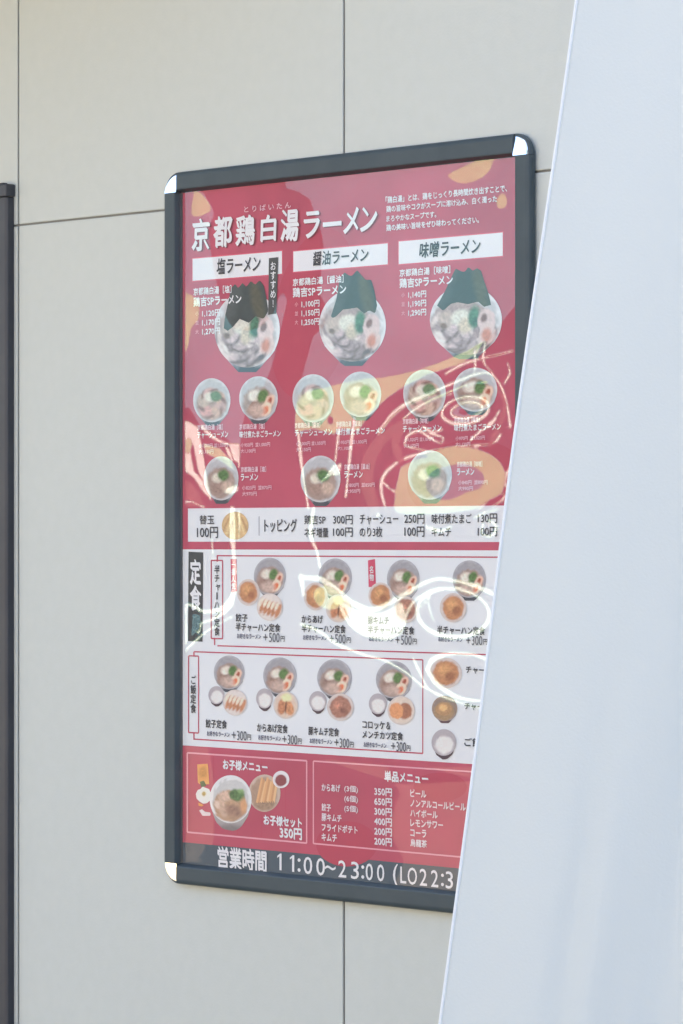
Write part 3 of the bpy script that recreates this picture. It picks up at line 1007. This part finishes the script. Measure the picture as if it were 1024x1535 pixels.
def smooth_path(pts, k=8):
    p = np.array(pts, float)
    q = np.r_[[2 * p[0] - p[1]], p, [2 * p[-1] - p[-2]]]
    o = []
    for i in range(1, len(q) - 2):
        for s in np.linspace(0, 1, k, endpoint=False):
            a, b, c, d = q[i - 1], q[i], q[i + 1], q[i + 2]
            o.append(.5 * (2 * b + (c - a) * s + (2 * a - 5 * b + 4 * c - d) * s * s + (3 * b - a - 3 * c + d) * s ** 3))
    o.append(p[-1])
    return np.array(o)


def area(pts, val, smooth=True):
    p = np.array(pts, float)
    if smooth:
        p = smooth_path(np.r_[p, p[:1]])[:-1]
    BAND[inside(p)] = val


def stroke(pts, wd, val=4):
    p = smooth_path(pts, 6)
    x0, x1, y0, y1 = p[:, 0].min() - 12, p[:, 0].max() + 12, p[:, 1].min() - 12, p[:, 1].max() + 12
    m = (PXm > x0) & (PXm < x1) & (PYm > y0) & (PYm < y1)
    X, Y = PXm[m], PYm[m]
    best = np.full(X.shape, 1e9)
    n = len(p) - 1
    for i in range(n):
        a, b = p[i], p[i + 1]
        d = b - a
        tt = np.clip(((X - a[0]) * d[0] + (Y - a[1]) * d[1]) / (d @ d + 1e-9), 0, 1)
        e = np.hypot(X - a[0] - tt * d[0], Y - a[1] - tt * d[1])
        k = 0.80 + 0.20 * math.sin(2.0 * math.pi * i / max(n, 1))
        best = np.minimum(best, e / k)
    s = BAND[m]
    s[best < wd * 0.42] = val
    BAND[m] = s


def blob(cx, cy, rx, ry, rot, val):
    c, s = math.cos(R(rot)), math.sin(R(rot))
    u = ((PXm - cx) * c + (PYm - cy) * s) / rx
    v_ = (-(PXm - cx) * s + (PYm - cy) * c) / ry
    BAND[u * u + v_ * v_ < 1] = val


def ring(cx, cy, rx, ry, rot, wd, val=4):
    a = np.linspace(0, 2 * math.pi, 28)
    c, s = math.cos(R(rot)), math.sin(R(rot))
    stroke(np.c_[cx + rx * np.cos(a) * c - ry * np.sin(a) * s, cy + rx * np.cos(a) * s + ry * np.sin(a) * c], wd, val)


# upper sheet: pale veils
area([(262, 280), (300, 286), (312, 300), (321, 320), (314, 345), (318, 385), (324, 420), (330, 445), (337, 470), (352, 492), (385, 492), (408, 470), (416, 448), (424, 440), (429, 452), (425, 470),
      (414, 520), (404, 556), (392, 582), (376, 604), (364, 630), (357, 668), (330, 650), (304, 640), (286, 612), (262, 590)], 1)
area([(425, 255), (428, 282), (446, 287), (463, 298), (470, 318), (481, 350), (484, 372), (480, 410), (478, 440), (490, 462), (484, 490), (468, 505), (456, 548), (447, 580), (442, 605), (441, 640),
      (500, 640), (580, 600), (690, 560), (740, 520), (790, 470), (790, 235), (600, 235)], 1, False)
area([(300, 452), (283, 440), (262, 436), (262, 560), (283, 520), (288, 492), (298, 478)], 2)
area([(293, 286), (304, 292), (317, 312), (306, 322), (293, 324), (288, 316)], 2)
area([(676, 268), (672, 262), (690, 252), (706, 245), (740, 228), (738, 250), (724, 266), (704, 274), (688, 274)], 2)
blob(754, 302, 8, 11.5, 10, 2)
# middle: ochre band, then the dark bays with bright ripples
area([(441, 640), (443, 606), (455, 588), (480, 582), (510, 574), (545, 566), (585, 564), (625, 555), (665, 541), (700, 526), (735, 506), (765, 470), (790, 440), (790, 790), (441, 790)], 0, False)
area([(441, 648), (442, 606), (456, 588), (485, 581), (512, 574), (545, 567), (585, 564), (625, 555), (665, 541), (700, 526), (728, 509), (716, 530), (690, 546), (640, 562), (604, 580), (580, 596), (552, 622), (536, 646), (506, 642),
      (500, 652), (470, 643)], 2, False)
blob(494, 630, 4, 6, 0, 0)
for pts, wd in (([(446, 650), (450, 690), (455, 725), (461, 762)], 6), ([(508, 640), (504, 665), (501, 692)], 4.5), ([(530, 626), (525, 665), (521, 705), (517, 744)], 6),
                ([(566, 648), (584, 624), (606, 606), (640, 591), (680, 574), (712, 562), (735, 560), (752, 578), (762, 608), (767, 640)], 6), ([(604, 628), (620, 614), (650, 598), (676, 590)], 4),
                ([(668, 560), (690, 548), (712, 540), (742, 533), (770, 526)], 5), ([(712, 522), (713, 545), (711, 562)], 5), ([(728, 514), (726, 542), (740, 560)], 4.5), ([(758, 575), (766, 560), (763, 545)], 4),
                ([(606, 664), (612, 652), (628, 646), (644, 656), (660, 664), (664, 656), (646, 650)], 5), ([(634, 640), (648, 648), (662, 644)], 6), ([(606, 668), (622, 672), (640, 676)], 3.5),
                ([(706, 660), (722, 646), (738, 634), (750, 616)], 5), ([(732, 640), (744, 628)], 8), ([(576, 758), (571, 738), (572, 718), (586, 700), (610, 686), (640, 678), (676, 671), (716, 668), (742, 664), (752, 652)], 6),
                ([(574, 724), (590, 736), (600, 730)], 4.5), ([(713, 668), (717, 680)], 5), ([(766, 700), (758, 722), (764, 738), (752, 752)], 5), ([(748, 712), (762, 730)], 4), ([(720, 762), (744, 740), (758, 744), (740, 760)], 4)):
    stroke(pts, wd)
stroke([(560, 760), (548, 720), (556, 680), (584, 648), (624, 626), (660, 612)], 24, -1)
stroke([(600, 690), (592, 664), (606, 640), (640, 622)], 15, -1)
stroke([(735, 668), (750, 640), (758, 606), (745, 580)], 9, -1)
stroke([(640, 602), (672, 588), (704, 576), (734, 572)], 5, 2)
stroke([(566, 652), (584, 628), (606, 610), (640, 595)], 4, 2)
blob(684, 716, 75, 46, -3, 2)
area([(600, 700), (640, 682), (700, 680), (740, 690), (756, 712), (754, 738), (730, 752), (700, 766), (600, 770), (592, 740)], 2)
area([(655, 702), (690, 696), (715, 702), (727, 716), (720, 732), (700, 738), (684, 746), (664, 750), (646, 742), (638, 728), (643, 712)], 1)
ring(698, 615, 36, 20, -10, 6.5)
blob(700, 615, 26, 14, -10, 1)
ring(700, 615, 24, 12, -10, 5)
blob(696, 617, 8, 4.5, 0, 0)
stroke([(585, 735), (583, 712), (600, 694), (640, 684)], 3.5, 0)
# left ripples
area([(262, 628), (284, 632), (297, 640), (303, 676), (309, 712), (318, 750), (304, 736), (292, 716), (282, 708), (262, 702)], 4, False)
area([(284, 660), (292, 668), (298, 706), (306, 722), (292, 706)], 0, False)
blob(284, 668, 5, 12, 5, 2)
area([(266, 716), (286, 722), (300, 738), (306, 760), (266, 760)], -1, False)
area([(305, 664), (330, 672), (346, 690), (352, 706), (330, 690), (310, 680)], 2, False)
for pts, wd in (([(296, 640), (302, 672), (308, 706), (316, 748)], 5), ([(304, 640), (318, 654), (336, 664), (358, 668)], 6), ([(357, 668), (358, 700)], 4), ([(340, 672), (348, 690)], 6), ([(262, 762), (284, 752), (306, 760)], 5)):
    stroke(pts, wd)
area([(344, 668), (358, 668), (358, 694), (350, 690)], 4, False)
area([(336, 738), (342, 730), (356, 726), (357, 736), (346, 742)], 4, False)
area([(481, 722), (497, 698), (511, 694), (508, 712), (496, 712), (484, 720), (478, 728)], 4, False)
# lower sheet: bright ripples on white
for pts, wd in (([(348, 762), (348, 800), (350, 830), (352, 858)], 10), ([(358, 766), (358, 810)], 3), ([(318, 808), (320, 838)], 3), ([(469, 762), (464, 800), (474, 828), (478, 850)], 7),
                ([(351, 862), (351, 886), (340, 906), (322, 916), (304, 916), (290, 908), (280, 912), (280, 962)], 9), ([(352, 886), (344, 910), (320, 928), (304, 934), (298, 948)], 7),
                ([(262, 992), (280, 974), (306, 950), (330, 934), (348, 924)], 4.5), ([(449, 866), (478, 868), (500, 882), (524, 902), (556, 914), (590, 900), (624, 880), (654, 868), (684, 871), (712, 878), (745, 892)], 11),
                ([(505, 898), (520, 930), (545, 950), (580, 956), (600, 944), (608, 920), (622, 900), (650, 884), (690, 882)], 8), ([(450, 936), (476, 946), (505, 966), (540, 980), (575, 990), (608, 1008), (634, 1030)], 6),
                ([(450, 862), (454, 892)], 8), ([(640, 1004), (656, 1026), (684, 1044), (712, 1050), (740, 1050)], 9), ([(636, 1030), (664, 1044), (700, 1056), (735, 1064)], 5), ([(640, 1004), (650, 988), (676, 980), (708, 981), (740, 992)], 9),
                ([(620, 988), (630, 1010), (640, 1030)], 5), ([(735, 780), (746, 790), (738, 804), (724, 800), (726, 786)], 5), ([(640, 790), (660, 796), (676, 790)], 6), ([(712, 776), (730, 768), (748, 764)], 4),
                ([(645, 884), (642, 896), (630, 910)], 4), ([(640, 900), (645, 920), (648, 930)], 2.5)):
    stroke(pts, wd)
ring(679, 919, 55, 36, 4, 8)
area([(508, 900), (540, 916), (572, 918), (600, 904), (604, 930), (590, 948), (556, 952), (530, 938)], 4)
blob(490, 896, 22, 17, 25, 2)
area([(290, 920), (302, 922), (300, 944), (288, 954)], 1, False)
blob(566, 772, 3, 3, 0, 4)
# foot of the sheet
area([(262, 1116), (312, 1122), (320, 1160), (322, 1250), (318, 1268), (262, 1262)], -1, False)
area([(262, 1262), (308, 1268), (304, 1278), (298, 1285), (306, 1292), (262, 1292)], -1, False)
area([(472, 1136), (580, 1148), (600, 1190), (580, 1240), (605, 1290), (590, 1330), (790, 1360), (790, 1150), (640, 1150), (720, 1170), (600, 1176)], -1, False)
area([(472, 1225), (500, 1212), (545, 1225), (566, 1262), (560, 1290), (472, 1280)], 0)

# gentle ripple inside every patch, then soften
BAND[(PXm < 279) & (PYm > 280)] = 0
BAND += 0.16 * (vnoise(PXm * .02 + 7, PYm * .02 + 3) - .5)


def blur(a):
    b = np.pad(a, 1, mode='edge')
    b = (b[:-2] + 2 * b[1:-1] + b[2:]) / 4
    return (b[:, :-2] + 2 * b[:, 1:-1] + b[:, 2:]) / 4


BAND = blur(BAND)

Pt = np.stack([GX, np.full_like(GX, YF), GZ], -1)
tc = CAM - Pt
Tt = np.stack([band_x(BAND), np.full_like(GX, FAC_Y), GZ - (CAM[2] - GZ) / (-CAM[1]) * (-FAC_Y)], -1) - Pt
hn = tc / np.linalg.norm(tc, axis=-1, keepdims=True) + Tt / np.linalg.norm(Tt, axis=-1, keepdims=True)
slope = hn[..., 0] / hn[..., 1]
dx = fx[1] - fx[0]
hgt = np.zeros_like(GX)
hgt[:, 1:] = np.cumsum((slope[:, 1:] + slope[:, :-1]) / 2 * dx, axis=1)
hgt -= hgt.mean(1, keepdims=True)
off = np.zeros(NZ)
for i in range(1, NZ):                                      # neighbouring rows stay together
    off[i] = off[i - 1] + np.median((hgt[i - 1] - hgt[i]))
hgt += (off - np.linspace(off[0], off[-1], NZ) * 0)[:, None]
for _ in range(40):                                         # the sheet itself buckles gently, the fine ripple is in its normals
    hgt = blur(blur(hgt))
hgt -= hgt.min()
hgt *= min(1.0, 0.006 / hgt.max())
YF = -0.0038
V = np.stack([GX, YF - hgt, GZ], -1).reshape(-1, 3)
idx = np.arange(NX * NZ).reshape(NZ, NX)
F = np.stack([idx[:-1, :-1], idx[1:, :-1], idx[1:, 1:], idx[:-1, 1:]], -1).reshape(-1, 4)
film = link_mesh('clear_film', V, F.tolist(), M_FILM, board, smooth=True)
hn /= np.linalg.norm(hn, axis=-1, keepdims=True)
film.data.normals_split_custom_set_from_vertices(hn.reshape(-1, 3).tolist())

# ------------------------------------------------------------------ white cloth hanging in front, at the right
NU, NV = 90, 260
us = np.linspace(0, 1, NU)
vs = np.linspace(-1.0, 2.15, NV)
U, Vv = np.meshgrid(us, vs)
edge = 861 - 200 * Vv - 5 * np.sin(Vv * 2.6) + 1.6 * np.sin(Vv * 9 + 1)
pxs = edge + U ** 1.15 * (1500 + 120 * Vv)
pys = Vv * PH + 18 * U
px_ = (pxs - edge)
fold = (0.0065 * np.sin(px_ / 58.0 + 0.6 * Vv + 1.1) * np.clip(px_ / 150, 0, 1) + 0.0025 * np.sin(px_ / 27.0 - 1.1 * Vv) * np.clip(px_ / 260, 0, 1)) * (0.5 + 0.6 * np.clip(Vv, 0, 1.2))
groove = lambda c, w_, v0, a_: a_ * np.exp(-((px_ - c) / w_) ** 2) * np.clip((Vv - v0) / 0.35, 0, 1)
fold = fold + groove(185 - 30 * (Vv - .8), 20, 0.55, 0.0060) - groove(228 - 30 * (Vv - .8), 30, 0.55, 0.0045) + groove(330, 38, 0.20, 0.009) - groove(95, 45, 0.05, 0.006)
dep = 2.95 - 0.00022 * px_ + fold
Pc = at_depth(pxs, pys, dep)
thick = 0.0011
back = Pc + AX * thick
NN = NU * NV
V = np.concatenate([Pc.reshape(-1, 3), back.reshape(-1, 3)])
idx = np.arange(NN).reshape(NV, NU)
q = np.stack([idx[:-1, :-1], idx[1:, :-1], idx[1:, 1:], idx[:-1, 1:]], -1).reshape(-1, 4)
F = q.tolist() + (q[:, ::-1] + NN).tolist()
ring_ = list(idx[0, :]) + list(idx[1:, -1]) + list(idx[-1, -2::-1]) + list(idx[-2:0:-1, 0])
F += [(a, b, b + NN, a + NN) for a, b in zip(ring_, ring_[1:] + ring_[:1])]
base = np.array([Pc[:, :, 0].mean(), Pc[:, :, 1].mean(), Pc[:, :, 2].min()])
cloth = tag(empty('hanging_cloth', base), 'plain white cloth with slanting hemmed edge hanging before the right of the menu board', 'cloth')
link_mesh('sheet', V, F, M_CLOTH, cloth, smooth=True)
# hem: the folded-over strip along the edge
M_HEM = material('white_hem_tape', (0.70, 0.74, 0.755), 0.9, 0, 0.1)[0]
hem_w = 5.5
K = 5
hp = []
for r_ in range(NV):
    for k in range(K + 1):
        pxk = edge[r_, 0] - 0.6 + hem_w * k / K
        bul = 0.0012 * math.sin(math.pi * k / K) ** 0.5
        hp.append(at_depth(pxk, pys[r_, 0] + 18 * 0.003, 2.95 - 0.0004 - bul))
hp = np.array(hp)
ih = np.arange(NV * (K + 1)).reshape(NV, K + 1)
qh = np.stack([ih[:-1, :-1], ih[1:, :-1], ih[1:, 1:], ih[:-1, 1:]], -1).reshape(-1, 4)
link_mesh('hem', hp, qh.tolist(), M_HEM, cloth, smooth=True)
